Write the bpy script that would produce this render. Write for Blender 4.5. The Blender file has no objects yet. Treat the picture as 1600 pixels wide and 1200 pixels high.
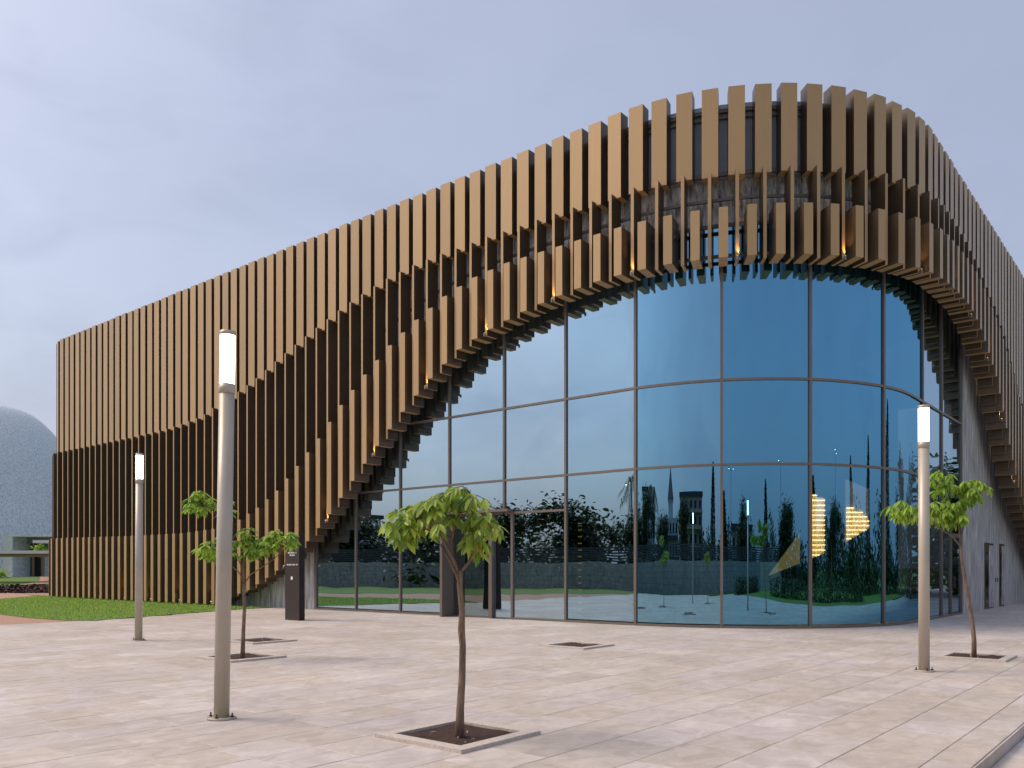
import bpy, math, random
import numpy as np
from mathutils import Vector, Matrix
random.seed(7); rng = np.random.default_rng(7)
scene = bpy.context.scene
COL = scene.collection
R_ = math.radians

# ------------------------------------------------------------------ camera
F, YH, CH = 1310.0, 887.0, 1.56            # focal length / horizon in photo pixels, eye height in m
AZ = math.atan2(1083, 1310)                # world Y runs along the short facade, X along the long one
CA, SA = math.cos(AZ), math.sin(AZ)
cam = bpy.data.cameras.new('camera'); cam_o = bpy.data.objects.new('camera', cam); COL.objects.link(cam_o)
cam.sensor_width = 36.0; cam.lens = F / 1600 * 36
cam.shift_y = (YH - 600) / 1600
cam.clip_start = 0.05; cam.clip_end = 6000
cam_o.location = (0, 0, CH)
cam_o.rotation_euler = (R_(90), 0, AZ)
scene.camera = cam_o
scene.render.resolution_x, scene.render.resolution_y = 1024, 768

def cam2w(xc, Z): return (xc * CA - Z * SA, xc * SA + Z * CA)
def w2c(X, Y): return (X * CA + Y * SA, -X * SA + Y * CA)
def gpt(px, py, z=0.0):                    # pixel on the ground -> world
    Z = F * (CH - z) / (py - YH)
    return cam2w((px - 800) / F * Z, Z)
def at(px, py, Z):                         # pixel at a known depth -> world
    X, Y = cam2w((px - 800) / F * Z, Z)
    return Vector((X, Y, CH + (YH - py) * Z / F))

# ------------------------------------------------------------------ world, sun, exposure
SUN_AZ, SUN_EL = R_(236), R_(50)           # low light from the camera's left
world = bpy.data.worlds.new('World'); scene.world = world; world.use_nodes = True
def build_world():
    nt = world.node_tree; nt.nodes.clear(); N = nt.nodes.new; L = nt.links.new
    out = N('ShaderNodeOutputWorld'); bg = N('ShaderNodeBackground'); bg.inputs['Strength'].default_value = 0.12
    sky = N('ShaderNodeTexSky'); sky.sky_type = 'NISHITA'; sky.sun_disc = False
    sky.sun_elevation = SUN_EL; sky.sun_rotation = SUN_AZ
    sky.air_density = 1.0; sky.dust_density = 6.0; sky.ozone_density = 3.0
    tc = N('ShaderNodeTexCoord'); mp = N('ShaderNodeMapping'); mp.inputs['Scale'].default_value = (1.0, 1.0, 2.4)
    L(tc.outputs['Generated'], mp.inputs['Vector'])
    n1 = N('ShaderNodeTexNoise'); n1.inputs['Scale'].default_value = 2.7; n1.inputs['Detail'].default_value = 6; n1.inputs['Roughness'].default_value = .5
    n1.inputs['Distortion'].default_value = .4
    L(mp.outputs[0], n1.inputs['Vector'])
    r1 = N('ShaderNodeValToRGB'); r1.color_ramp.elements[0].position = .47; r1.color_ramp.elements[1].position = .74
    L(n1.outputs['Fac'], r1.inputs['Fac'])
    # thin even veil of high cloud over the blue, then soft darker clouds
    veil = N('ShaderNodeMixRGB'); veil.inputs['Fac'].default_value = .48; veil.inputs['Color2'].default_value = (3.35, 3.5, 4.25, 1)
    L(sky.outputs[0], veil.inputs['Color1'])
    cl = N('ShaderNodeMixRGB'); cl.inputs['Color2'].default_value = (2.15, 2.45, 3.3, 1)
    mul = N('ShaderNodeMath'); mul.operation = 'MULTIPLY'; mul.inputs[1].default_value = .36
    L(r1.outputs['Color'], mul.inputs[0]); L(mul.outputs[0], cl.inputs['Fac']); L(veil.outputs[0], cl.inputs['Color1'])
    # smaller broken wisps
    n2 = N('ShaderNodeTexNoise'); n2.inputs['Scale'].default_value = 6.0; n2.inputs['Detail'].default_value = 5; n2.inputs['Roughness'].default_value = .5; n2.inputs['Distortion'].default_value = .6
    L(mp.outputs[0], n2.inputs['Vector'])
    r2 = N('ShaderNodeValToRGB'); r2.color_ramp.elements[0].position = .50; r2.color_ramp.elements[1].position = .78; L(n2.outputs['Fac'], r2.inputs['Fac'])
    m2 = N('ShaderNodeMath'); m2.operation = 'MULTIPLY'; m2.inputs[1].default_value = .24; L(r2.outputs['Color'], m2.inputs[0])
    c2 = N('ShaderNodeMixRGB'); c2.inputs['Color2'].default_value = (1.75, 2.05, 2.85, 1); L(m2.outputs[0], c2.inputs['Fac']); L(cl.outputs[0], c2.inputs['Color1'])
    L(c2.outputs[0], bg.inputs['Color']); L(bg.outputs[0], out.inputs['Surface'])
build_world()
sun = bpy.data.lights.new('sun', 'SUN'); sun.energy = 1.2; sun.angle = R_(28); sun.color = (1.0, .83, .64)
sun_o = bpy.data.objects.new('sun', sun); COL.objects.link(sun_o)
sd = Vector((math.sin(SUN_AZ) * math.cos(SUN_EL), math.cos(SUN_AZ) * math.cos(SUN_EL), math.sin(SUN_EL)))
sun_o.rotation_euler = sd.to_track_quat('Z', 'Y').to_euler()
sun_o.location = sd * 80
vs = scene.view_settings; vs.view_transform = 'Standard'; vs.look = 'None'; vs.gamma = 1; vs.use_curve_mapping = False
vs.exposure = 0.62

# ------------------------------------------------------------------ materials
MATS = {}
def mat(name, color=(.5, .5, .5), rough=.6, metal=0.0, emit=None, estr=0.0, noise=0.0, nscale=8.0, stretch=(1, 1, 1), bump=0.0, bscale=None, spec=.5, tint=None):
    m = bpy.data.materials.new(name); m.use_nodes = True
    nt = m.node_tree; b = nt.nodes['Principled BSDF']; L = nt.links.new; N = nt.nodes.new
    b.inputs['Base Color'].default_value = (*color, 1); b.inputs['Roughness'].default_value = rough
    b.inputs['Metallic'].default_value = metal; b.inputs['Specular IOR Level'].default_value = spec
    if emit: b.inputs['Emission Color'].default_value = (*emit, 1); b.inputs['Emission Strength'].default_value = estr
    if noise > 0 or bump > 0:
        tc = N('ShaderNodeTexCoord'); mp = N('ShaderNodeMapping'); mp.inputs['Scale'].default_value = stretch
        L(tc.outputs['Object'], mp.inputs['Vector'])
        n = N('ShaderNodeTexNoise'); n.inputs['Scale'].default_value = nscale; n.inputs['Detail'].default_value = 8; n.inputs['Roughness'].default_value = .65
        L(mp.outputs[0], n.inputs['Vector'])
        if noise > 0:
            ramp = N('ShaderNodeValToRGB'); e = ramp.color_ramp.elements
            e[0].position = .3; e[1].position = .7
            lo = [c * (1 - noise) for c in color]; hi = [min(1, c * (1 + noise)) for c in color]
            if tint: hi = list(tint)
            e[0].color = (*lo, 1); e[1].color = (*hi, 1)
            L(n.outputs['Fac'], ramp.inputs['Fac']); L(ramp.outputs[0], b.inputs['Base Color'])
        if bump > 0:
            bp = N('ShaderNodeBump'); bp.inputs['Strength'].default_value = bump; bp.inputs['Distance'].default_value = .02
            L(n.outputs['Fac'], bp.inputs['Height']); L(bp.outputs[0], b.inputs['Normal'])
    MATS[name] = m
    return m

def fin_mat(name, color, rough, metal):
    """anodised bronze sheet: slight panel-to-panel tone, fine vertical brushing"""
    m = mat(name, color, rough, metal); nt = m.node_tree; b = nt.nodes['Principled BSDF']; N = nt.nodes.new; L = nt.links.new
    oi = N('ShaderNodeObjectInfo'); tc = N('ShaderNodeTexCoord'); mp = N('ShaderNodeMapping'); mp.inputs['Scale'].default_value = (60, 60, .5)
    L(tc.outputs['Object'], mp.inputs[0])
    n = N('ShaderNodeTexNoise'); n.inputs['Scale'].default_value = 1.0; n.inputs['Detail'].default_value = 3
    L(mp.outputs[0], n.inputs['Vector'])
    n2 = N('ShaderNodeTexNoise'); n2.inputs['Scale'].default_value = .8; n2.inputs['Detail'].default_value = 4
    L(tc.outputs['Object'], n2.inputs['Vector'])
    a1 = N('ShaderNodeMath'); a1.operation = 'MULTIPLY_ADD'; a1.inputs[1].default_value = .16; a1.inputs[2].default_value = .82
    L(oi.outputs['Random'], a1.inputs[0])
    a2 = N('ShaderNodeMath'); a2.operation = 'MULTIPLY_ADD'; a2.inputs[1].default_value = .14
    L(n.outputs['Fac'], a2.inputs[0]); L(a1.outputs[0], a2.inputs[2])
    a3 = N('ShaderNodeMath'); a3.operation = 'MULTIPLY_ADD'; a3.inputs[1].default_value = .16
    L(n2.outputs['Fac'], a3.inputs[0]); L(a2.outputs[0], a3.inputs[2])
    b.inputs['Coat Weight'].default_value = .35; b.inputs['Coat Roughness'].default_value = .12
    vm = N('ShaderNodeVectorMath'); vm.operation = 'SCALE'; vm.inputs[0].default_value = color
    L(a3.outputs[0], vm.inputs['Scale']); L(vm.outputs[0], b.inputs['Base Color'])
    rr = N('ShaderNodeMath'); rr.operation = 'MULTIPLY_ADD'; rr.inputs[1].default_value = .15; rr.inputs[2].default_value = rough - .07
    L(n2.outputs['Fac'], rr.inputs[0]); L(rr.outputs[0], b.inputs['Roughness'])
    return m
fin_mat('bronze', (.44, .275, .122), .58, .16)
fin_mat('bronze_side_shaded', (.085, .056, .031), .5, .3)  # bronze darkened to paint in the shade between fins
fin_mat('bronze_flank_shaded', (.145, .098, .056), .5, .3)  # same painted shade, weaker, for the further projecting lower fins
mat('bronze_dark', (.10, .065, .04), .5, .3)
mat('frame_metal', (.20, .165, .14), .4, .4)
mat('rail_metal', (.16, .13, .11), .5, .3)
mat('slate_panel', (.25, .27, .31), .5, .0, noise=.15, nscale=2)
mat('coping', (.30, .32, .36), .4, .3)
mat('black_void', (.012, .012, .014), .8)
mat('interior', (.05, .05, .055), .7)
mat('interior_floor', (.10, .095, .09), .35)
mat('post_paint', (.48, .42, .34), .38, .15, noise=.06, nscale=3)
mat('lamp_white', (.9, .9, .88), .4, emit=(1.0, .96, .90), estr=6)
mat('bolt', (.08, .07, .06), .5, .6)
mat('soil', (.055, .026, .018), .95, noise=.55, nscale=28, bump=1.0)
mat('kerb_stone', (.54, .47, .41), .75, noise=.2, nscale=30, bump=.3)
mat('totem', (.055, .042, .038), .45, .4, noise=.1, nscale=2)
mat('totem_fret', (.028, .022, .020), .5, .3)
mat('sign_white', (.8, .8, .78), .6)
mat('warm_led', (1, .6, .2), .5, emit=(1.0, .55, .16), estr=5)
mat('spot_body', (.25, .24, .23), .4, .6)
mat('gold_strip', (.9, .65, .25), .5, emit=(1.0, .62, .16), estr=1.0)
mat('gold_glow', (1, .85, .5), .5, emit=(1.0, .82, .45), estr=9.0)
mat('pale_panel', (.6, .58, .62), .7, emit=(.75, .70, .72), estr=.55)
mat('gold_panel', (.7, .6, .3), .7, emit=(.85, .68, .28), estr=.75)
mat('grass', (.10, .185, .022), .9, noise=.5, nscale=14, bump=.6)
mat('grass_blade', (.085, .165, .026), .7)
mat('earth', (.10, .12, .05), .95, noise=.4, nscale=.6)
mat('terracotta', (.40, .235, .165), .85, noise=.14, nscale=9, bump=.1)
mat('bedding', (.40, .355, .315), .95, noise=.2, nscale=6)
mat('bark', (.21, .145, .105), .9, noise=.6, nscale=26, stretch=(1, 1, .2), bump=.9)
mat('twig', (.21, .135, .08), .85, noise=.3, nscale=30)
mat('hedge_red', (.055, .022, .022), .8, noise=.6, nscale=9)
mat('white_canopy', (.62, .62, .62), .6)
mat('canopy_timber', (.30, .21, .14), .7)
mat('green_glass', (.06, .17, .14), .15, .2)
mat('dark_glass', (.02, .025, .03), .12, .3)
mat('plaster', (.55, .55, .56), .8, noise=.1, nscale=1)
mat('plaster_tan', (.38, .33, .28), .8, noise=.1, nscale=1)
mat('roof_dark', (.05, .05, .06), .7)
mat('fence_dark', (.06, .065, .07), .6)
mat('concrete_path', (.42, .40, .38), .85, noise=.12, nscale=2)

def leaf_mat(name, c1, c2, trans=.35):
    m = bpy.data.materials.new(name); m.use_nodes = True; nt = m.node_tree; N = nt.nodes.new; L = nt.links.new
    b = nt.nodes['Principled BSDF']; out = nt.nodes['Material Output']
    g = N('ShaderNodeNewGeometry'); oi = N('ShaderNodeObjectInfo')
    ad = N('ShaderNodeMath'); ad.operation = 'ADD'; fr = N('ShaderNodeMath'); fr.operation = 'FRACT'
    L(g.outputs['Random Per Island'], ad.inputs[0]); L(oi.outputs['Random'], ad.inputs[1]); L(ad.outputs[0], fr.inputs[0])
    rp = N('ShaderNodeValToRGB'); e = rp.color_ramp.elements; e[0].color = (*c1, 1); e[1].color = (*c2, 1); e[1].position = .95
    L(fr.outputs[0], rp.inputs['Fac'])
    L(rp.outputs[0], b.inputs['Base Color']); b.inputs['Roughness'].default_value = .42
    tr = N('ShaderNodeBsdfTranslucent'); L(rp.outputs[0], tr.inputs['Color'])
    mx = N('ShaderNodeMixShader'); mx.inputs['Fac'].default_value = trans
    L(b.outputs[0], mx.inputs[1]); L(tr.outputs[0], mx.inputs[2]); L(mx.outputs[0], out.inputs['Surface'])
    MATS[name] = m
leaf_mat('leaf', (.14, .25, .04), (.52, .64, .10), .5)
leaf_mat('leaf_yellow', (.55, .36, .03), (.62, .44, .04))
leaf_mat('leaf_fresh', (.13, .27, .035), (.48, .66, .09), .5)
leaf_mat('leaf_dark', (.012, .030, .010), (.045, .085, .02), .2)

def stone_mat(name, lo, hi, zs, sc, rough=.8, bump=.5):
    """stone cladding with vertical chiselled streaks"""
    m = bpy.data.materials.new(name); m.use_nodes = True; nt = m.node_tree; N = nt.nodes.new; L = nt.links.new
    b = nt.nodes['Principled BSDF']; tc = N('ShaderNodeTexCoord'); mp = N('ShaderNodeMapping'); mp.inputs['Scale'].default_value = (1, 1, zs)
    L(tc.outputs['Object'], mp.inputs[0])
    n = N('ShaderNodeTexNoise'); n.inputs['Scale'].default_value = sc; n.inputs['Detail'].default_value = 10; n.inputs['Roughness'].default_value = .7
    L(mp.outputs[0], n.inputs['Vector'])
    n2 = N('ShaderNodeTexNoise'); n2.inputs['Scale'].default_value = .35; n2.inputs['Detail'].default_value = 4; L(tc.outputs['Object'], n2.inputs['Vector'])
    r = N('ShaderNodeValToRGB'); e = r.color_ramp.elements; e[0].position = .36; e[1].position = .66; e[0].color = (*lo, 1); e[1].color = (*hi, 1)
    L(n.outputs['Fac'], r.inputs['Fac'])
    mx = N('ShaderNodeMixRGB'); mx.blend_type = 'MULTIPLY'; mx.inputs['Fac'].default_value = .55
    r2 = N('ShaderNodeValToRGB'); r2.color_ramp.elements[0].position = .3; r2.color_ramp.elements[1].position = .7; r2.color_ramp.elements[0].color = (.62, .60, .56, 1)
    L(n2.outputs['Fac'], r2.inputs['Fac']); L(r.outputs[0], mx.inputs['Color1']); L(r2.outputs[0], mx.inputs['Color2'])
    L(mx.outputs[0], b.inputs['Base Color']); b.inputs['Roughness'].default_value = rough
    bp = N('ShaderNodeBump'); bp.inputs['Strength'].default_value = bump; bp.inputs['Distance'].default_value = .03
    L(n.outputs['Fac'], bp.inputs['Height']); L(bp.outputs[0], b.inputs['Normal'])
    MATS[name] = m
stone_mat('wall_stone', (.23, .225, .215), (.82, .81, .79), .10, 8.5)
stone_mat('dark_stone', (.10, .097, .095), (.90, .88, .86), .16, 13, bump=.8)
stone_mat('wall_reflected', (.30, .285, .27), (.55, .53, .50), 1, 3)

def shingle_mat():
    m = bpy.data.materials.new('shingles'); m.use_nodes = True; nt = m.node_tree; N = nt.nodes.new; L = nt.links.new
    b = nt.nodes['Principled BSDF']; tc = N('ShaderNodeTexCoord'); mp = N('ShaderNodeMapping'); mp.inputs['Scale'].default_value = (12, 12, 4.5)
    L(tc.outputs['Object'], mp.inputs[0]); v = N('ShaderNodeTexVoronoi'); v.inputs['Scale'].default_value = 1.6; L(mp.outputs[0], v.inputs['Vector'])
    sp = N('ShaderNodeSeparateColor'); L(v.outputs['Color'], sp.inputs[0])
    r = N('ShaderNodeValToRGB'); e = r.color_ramp.elements; e[0].color = (.38, .46, .50, 1); e[1].color = (.66, .74, .78, 1); e[0].position = .1; e[1].position = .75
    L(sp.outputs[0], r.inputs['Fac']); L(r.outputs[0], b.inputs['Base Color']); b.inputs['Roughness'].default_value = .6
    bp = N('ShaderNodeBump'); bp.inputs['Strength'].default_value = .5; bp.inputs['Distance'].default_value = .05; L(sp.outputs[1], bp.inputs['Height']); L(bp.outputs[0], b.inputs['Normal'])
    MATS['shingles'] = m
shingle_mat()

def glass_mat(name, refl_col, face, graze, trans_col):
    """coated solar glass: mirror-like coat over a dark tint"""
    m = bpy.data.materials.new(name); m.use_nodes = True; nt = m.node_tree; N = nt.nodes.new; L = nt.links.new
    out = nt.nodes['Material Output']; nt.nodes.remove(nt.nodes['Principled BSDF'])
    tc = N('ShaderNodeTexCoord'); mp = N('ShaderNodeMapping'); mp.inputs['Scale'].default_value = (.5, .5, .35); L(tc.outputs['Object'], mp.inputs[0])
    n = N('ShaderNodeTexNoise'); n.inputs['Scale'].default_value = 1.3; n.inputs['Detail'].default_value = 1; L(mp.outputs[0], n.inputs['Vector'])
    bp = N('ShaderNodeBump'); bp.inputs['Strength'].default_value = .12; bp.inputs['Distance'].default_value = .05; L(n.outputs['Fac'], bp.inputs['Height'])
    gl = N('ShaderNodeBsdfGlossy'); gl.inputs['Roughness'].default_value = .0; gl.inputs['Color'].default_value = (*refl_col, 1); L(bp.outputs[0], gl.inputs['Normal'])
    tr = N('ShaderNodeBsdfTransparent'); tr.inputs['Color'].default_value = (*trans_col, 1)
    fr = N('ShaderNodeFresnel'); fr.inputs['IOR'].default_value = 1.5
    mr = N('ShaderNodeMapRange'); mr.inputs['From Min'].default_value = .04; mr.inputs['From Max'].default_value = .5
    mr.inputs['To Min'].default_value = face; mr.inputs['To Max'].default_value = graze
    L(fr.outputs[0], mr.inputs['Value'])
    mx = N('ShaderNodeMixShader'); L(mr.outputs[0], mx.inputs['Fac']); L(tr.outputs[0], mx.inputs[1]); L(gl.outputs[0], mx.inputs[2])
    L(mx.outputs[0], out.inputs['Surface']); MATS[name] = m
glass_mat('curtain_glass', (.45, .60, .72), .84, .97, (.42, .50, .52))
glass_mat('curtain_glass_mid', (.36, .54, .68), .84, .97, (.42, .50, .52))
glass_mat('curtain_glass_teal', (.24, .48, .65), .84, .97, (.46, .53, .54))
glass_mat('curtain_glass_blue', (.15, .39, .58), .84, .97, (.50, .55, .55))
glass_mat('door_glass', (.55, .72, .80), .40, .9, (.35, .38, .38))

def paving_mat():
    m = bpy.data.materials.new('paving'); m.use_nodes = True; nt = m.node_tree; N = nt.nodes.new; L = nt.links.new
    b = nt.nodes['Principled BSDF']; g = N('ShaderNodeNewGeometry'); oi = N('ShaderNodeObjectInfo')
    ad = N('ShaderNodeMath'); ad.operation = 'ADD'; fr = N('ShaderNodeMath'); fr.operation = 'FRACT'
    L(g.outputs['Random Per Island'], ad.inputs[0]); L(oi.outputs['Random'], ad.inputs[1]); L(ad.outputs[0], fr.inputs[0])
    rp = N('ShaderNodeValToRGB'); e = rp.color_ramp.elements
    e[0].color = (.52, .46, .405, 1); e[1].color = (.62, .555, .50, 1); e[0].position = 0
    el = rp.color_ramp.elements.new(.35); el.color = (.56, .49, .42, 1)
    el = rp.color_ramp.elements.new(.65); el.color = (.545, .49, .465, 1)
    L(fr.outputs[0], rp.inputs['Fac'])
    sep = N('ShaderNodeSeparateXYZ'); L(g.outputs['Position'], sep.inputs[0])
    off = N('ShaderNodeMath'); off.operation = 'MULTIPLY'; off.inputs[1].default_value = 37.0; L(fr.outputs[0], off.inputs[0])
    cb = N('ShaderNodeCombineXYZ'); L(sep.outputs[0], cb.inputs[0]); L(sep.outputs[1], cb.inputs[1]); L(off.outputs[0], cb.inputs[2])
    mp = N('ShaderNodeMapping'); mp.inputs['Scale'].default_value = (3.0, 1.9, 1.0); mp.inputs['Rotation'].default_value = (0, 0, .5); L(cb.outputs[0], mp.inputs[0])
    n = N('ShaderNodeTexNoise'); n.inputs['Scale'].default_value = 1.5; n.inputs['Detail'].default_value = 10; n.inputs['Roughness'].default_value = .68; n.inputs['Distortion'].default_value = .8
    L(mp.outputs[0], n.inputs['Vector'])
    r2 = N('ShaderNodeValToRGB'); e = r2.color_ramp.elements; e[0].position = .33; e[0].color = (.76, .735, .715, 1); e[1].position = .66; e[1].color = (1.10, 1.10, 1.12, 1)
    L(n.outputs['Fac'], r2.inputs['Fac'])
    mx = N('ShaderNodeMixRGB'); mx.blend_type = 'MULTIPLY'; mx.inputs['Fac'].default_value = .9
    L(rp.outputs[0], mx.inputs['Color1']); L(r2.outputs[0], mx.inputs['Color2'])
    n3 = N('ShaderNodeTexNoise'); n3.inputs['Scale'].default_value = .45; n3.inputs['Detail'].default_value = 5; L(g.outputs['Position'], n3.inputs['Vector'])
    r3 = N('ShaderNodeValToRGB'); e = r3.color_ramp.elements; e[0].position = .35; e[0].color = (.88, .86, .84, 1); e[1].position = .65; e[1].color = (1.05, 1.04, 1.05, 1); L(n3.outputs['Fac'], r3.inputs['Fac'])
    mx2 = N('ShaderNodeMixRGB'); mx2.blend_type = 'MULTIPLY'; mx2.inputs['Fac'].default_value = 1; L(mx.outputs[0], mx2.inputs['Color1']); L(r3.outputs[0], mx2.inputs['Color2'])
    L(mx2.outputs[0], b.inputs['Base Color']); b.inputs['Roughness'].default_value = .62
    bp = N('ShaderNodeBump'); bp.inputs['Strength'].default_value = .12; bp.inputs['Distance'].default_value = .01; L(n.outputs['Fac'], bp.inputs['Height']); L(bp.outputs[0], b.inputs['Normal'])
    MATS['paving'] = m
paving_mat()

# ------------------------------------------------------------------ helpers
class MB:
    def __init__(s): s.v = []; s.f = []
    def poly(s, pts):
        i = len(s.v); s.v += [tuple(p) for p in pts]; s.f.append(tuple(range(i, i + len(pts)))); return s
    def hexa(s, b, t):                     # bottom ring, top ring (4 pts each, ccw from above)
        i = len(s.v); s.v += [tuple(p) for p in b] + [tuple(p) for p in t]
        s.f += [(i+3, i+2, i+1, i), (i+4, i+5, i+6, i+7)] + [(i+k, i+(k+1) % 4, i+4+(k+1) % 4, i+4+k) for k in range(4)]; return s
    def box(s, x0, x1, y0, y1, z0, z1):
        return s.hexa([(x0, y0, z0), (x1, y0, z0), (x1, y1, z0), (x0, y1, z0)], [(x0, y0, z1), (x1, y0, z1), (x1, y1, z1), (x0, y1, z1)])
    def prism(s, ring, z0, z1):            # ring of (x, y)
        n = len(ring); i = len(s.v); s.v += [(x, y, z0) for x, y in ring] + [(x, y, z1) for x, y in ring]
        s.f += [tuple(range(i + n - 1, i - 1, -1)), tuple(range(i + n, i + 2 * n))] + [(i+k, i+(k+1) % n, i+n+(k+1) % n, i+n+k) for k in range(n)]; return s
    def tube(s, pts, rad, n=8, cap=True):
        rings = []; pts = [Vector(p) for p in pts]
        for k, p in enumerate(pts):
            d = (pts[min(k+1, len(pts)-1)] - pts[max(k-1, 0)]).normalized()
            u = d.cross(Vector((.31, .95, .1))).normalized() if abs(d.z) > .5 else d.cross(Vector((0, 0, 1))).normalized()
            w = d.cross(u)
            r = rad[k] if isinstance(rad, (list, tuple)) else rad
            i = len(s.v); s.v += [tuple(p + (u * math.cos(6.28319 * a / n) + w * math.sin(6.28319 * a / n)) * r) for a in range(n)]; rings.append(i)
        for a, b in zip(rings, rings[1:]):
            s.f += [(a+k, a+(k+1) % n, b+(k+1) % n, b+k) for k in range(n)]
        if cap: s.f += [tuple(rings[0]+k for k in range(n-1, -1, -1)), tuple(rings[-1]+k for k in range(n))]
        return s
    def build(s, name, m, parent=None, smooth=False):
        me = bpy.data.meshes.new(name); me.from_pydata(s.v, [], s.f)
        if smooth: me.polygons.foreach_set('use_smooth', [True] * len(me.polygons))
        me.materials.append(MATS[m]); me.update()
        return link(name, me, parent)
def link(name, data, parent=None):
    o = bpy.data.objects.new(name, data); COL.objects.link(o)
    if parent is not None:
        o.parent = parent; o.matrix_parent_inverse = Matrix.Translation(parent_loc(parent)).inverted()
    return o
def parent_loc(p):
    v = Vector(p.location)
    return v if p.parent is None else v        # parts stay at the origin of their own mesh
def tag(o, label=None, cat=None, group=None, kind=None):
    if label: o['label'] = label
    if cat: o['category'] = cat
    if group: o['group'] = group
    if kind: o['kind'] = kind
    return o
def empty(name, loc, label, cat, group=None):
    o = bpy.data.objects.new(name, None); COL.objects.link(o); o.location = loc; o.empty_display_size = .2
    return tag(o, label, cat, group)

# ------------------------------------------------------------------ setting: ground, plaza, lawns, paths
def sheet(name, m, pts, z):
    o = MB().poly([(x, y, z) for x, y in pts]).build(name, m); return tag(o, kind='structure')
sheet('ground', 'earth', [(-2500, -2500), (2500, -2500), (2500, 2500), (-2500, 2500)], -.30)
plaza = MB().box(-29.5, -1.405, -9, 75, -.28, -.045).build('plaza', 'bedding'); tag(plaza, kind='structure')
lower = MB().box(-1.40, 9, -9, 75, -.29, -.165).build('lower_pavement', 'bedding'); tag(lower, kind='structure')

def slab_mesh(w, l, t=.045):
    b = .004; g = MB()
    g.v = [(0, 0, -t), (w, 0, -t), (w, l, -t), (0, l, -t), (0, 0, -b), (w, 0, -b), (w, l, -b), (0, l, -b), (b, b, 0), (w-b, b, 0), (w-b, l-b, 0), (b, l-b, 0)]
    g.f = [(4, 5, 9, 8), (5, 6, 10, 9), (6, 7, 11, 10), (7, 4, 8, 11), (8, 9, 10, 11), (0, 1, 5, 4), (1, 2, 6, 5), (2, 3, 7, 6), (3, 0, 4, 7)]
    return g
PLANT = [(-5.34, 5.68), (-9.64, 13.68), (-12.84, 8.19), (-15.43, 10.30), (-3.07, 16.35)]
W_ROW = .61; JOINT = .006
slabs = []
def in_planter(x0, x1, y0, y1):
    return any(x0 > px - .5 and x1 < px + .5 and y0 > py - .5 and y1 < py + .5 for px, py in PLANT)
row = 0; x1 = -1.72
while x1 > -27.6:
    x0 = x1 - W_ROW; y = -7.0 - random.random()
    yend = 20.0 if x1 < -12.2 else 62.0
    while y < yend:
        l = random.choice((.6, .6, .9, 1.2)); y2 = y + l
        cx, cy = (x0 + x1) / 2, y + l / 2
        edge = -25.35 if cy < 11.5 else -25.35 - (cy - 11.5) * .45
        # clip the arrangement to the building footprint's rounded corner
        inside = (cx > -12.11 and cy > 25.31 and cx < -6.75) or (cx < -12.11 and cy > 20.0) or (cx > -12.11 and cy > 19 and cy < 25.31 and math.hypot(cx + 12.11, cy - 25.31) < 5.1)
        if cx > edge and not inside and not in_planter(x0, x1, y, y2): slabs.append((x0, y, l, W_ROW, 0.0))
        y = y2
    x1 = x0; row += 1
for y in np.arange(-7, 60, .9): slabs.append((-1.72, float(y), .9, .318, 0.0))      # edging strip along the step
x0 = -1.385
for r in range(17):
    y = -6 - random.random()
    while y < 40:
        l = random.choice((.6, .9, 1.2)); slabs.append((x0, y, l, W_ROW, -.12)); y += l
    x0 += W_ROW
def slab_size(s):
    xc, Z = w2c(s[0] + s[3] / 2, s[1] + s[2] / 2)
    if Z < 2.2: return -1
    u = 800 + F * xc / Z; v = YH + F * (CH - s[4]) / Z
    if u < -40 or u > 1640 or v > 1225: return -1
    return s[2] * s[3] * F * F * CH / Z ** 3
slabs.sort(key=slab_size, reverse=True)
meshes = {}; rest = {0.0: MB(), -.12: MB()}
for k, (x, y, l, w, z) in enumerate(slabs):
    dz = random.uniform(-.0012, .0012)
    if k < 290 and slab_size((x, y, l, w, z)) > 0:
        key = (w, round(l, 2))
        if key not in meshes:
            g = slab_mesh(w - JOINT, l - JOINT); o = g.build('paving_slab', 'paving', plaza); meshes[key] = o.data
        else: o = link('paving_slab', meshes[key], plaza if z == 0 else lower)
        o.parent = plaza if z == 0 else lower; o.location = (x, y, z + dz)
    else:
        g = slab_mesh(w - JOINT, l - JOINT); R = rest[z]; i = len(R.v)
        R.v += [(a + x, b + y, c + z + dz) for a, b, c in g.v]; R.f += [tuple(j + i for j in f) for f in g.f]
tag(rest[0.0].build('distant_paving', 'paving', plaza), kind='stuff')
tag(rest[-.12].build('lower_paving', 'paving', lower), kind='stuff')
for y in np.arange(-7, 60, 1.2):                                     # riser stones of the step
    MB().box(-1.404, -1.388, float(y) + .003, float(y) + 1.197, -.16, -.008).build('riser_stone', 'paving', plaza)

# lawns, terracotta path, far mound
def curve_pts(*px): return [gpt(*p) for p in px]
near_lawn = [gpt(345, 954.6), (-27.9, 18.2), (-28, 19.3), (-52, 19.3), gpt(62, 932), gpt(30, 933.8), gpt(0, 936.5), gpt(-80, 943), gpt(-60, 956), gpt(0, 960.5), gpt(45, 966), gpt(100, 970), gpt(150, 970.3), gpt(170, 968)]
sheet('lawn', 'grass', near_lawn, .012)
sheet('terracotta_path', 'terracotta', [(-25.36, -9), (-25.36, 11.55), (-27.6, 16), (-27.9, 19.2), (-60, 24), (-78, 30), (-78, 2), (-40, -9)], .004)
sheet('garden_lawn', 'grass', [(-25.4, -3), (-33, 3.5), (-46, 9.0), (-80, 14), (-140, 0), (-120, -60), (-30, -30), (-25.4, -14)], .016)
sheet('rear_lawn', 'grass', [(-26, -9.02), (-26, -60), (200, -60), (200, 90), (8.9, 90), (8.9, -9.02)], -.112)
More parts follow.
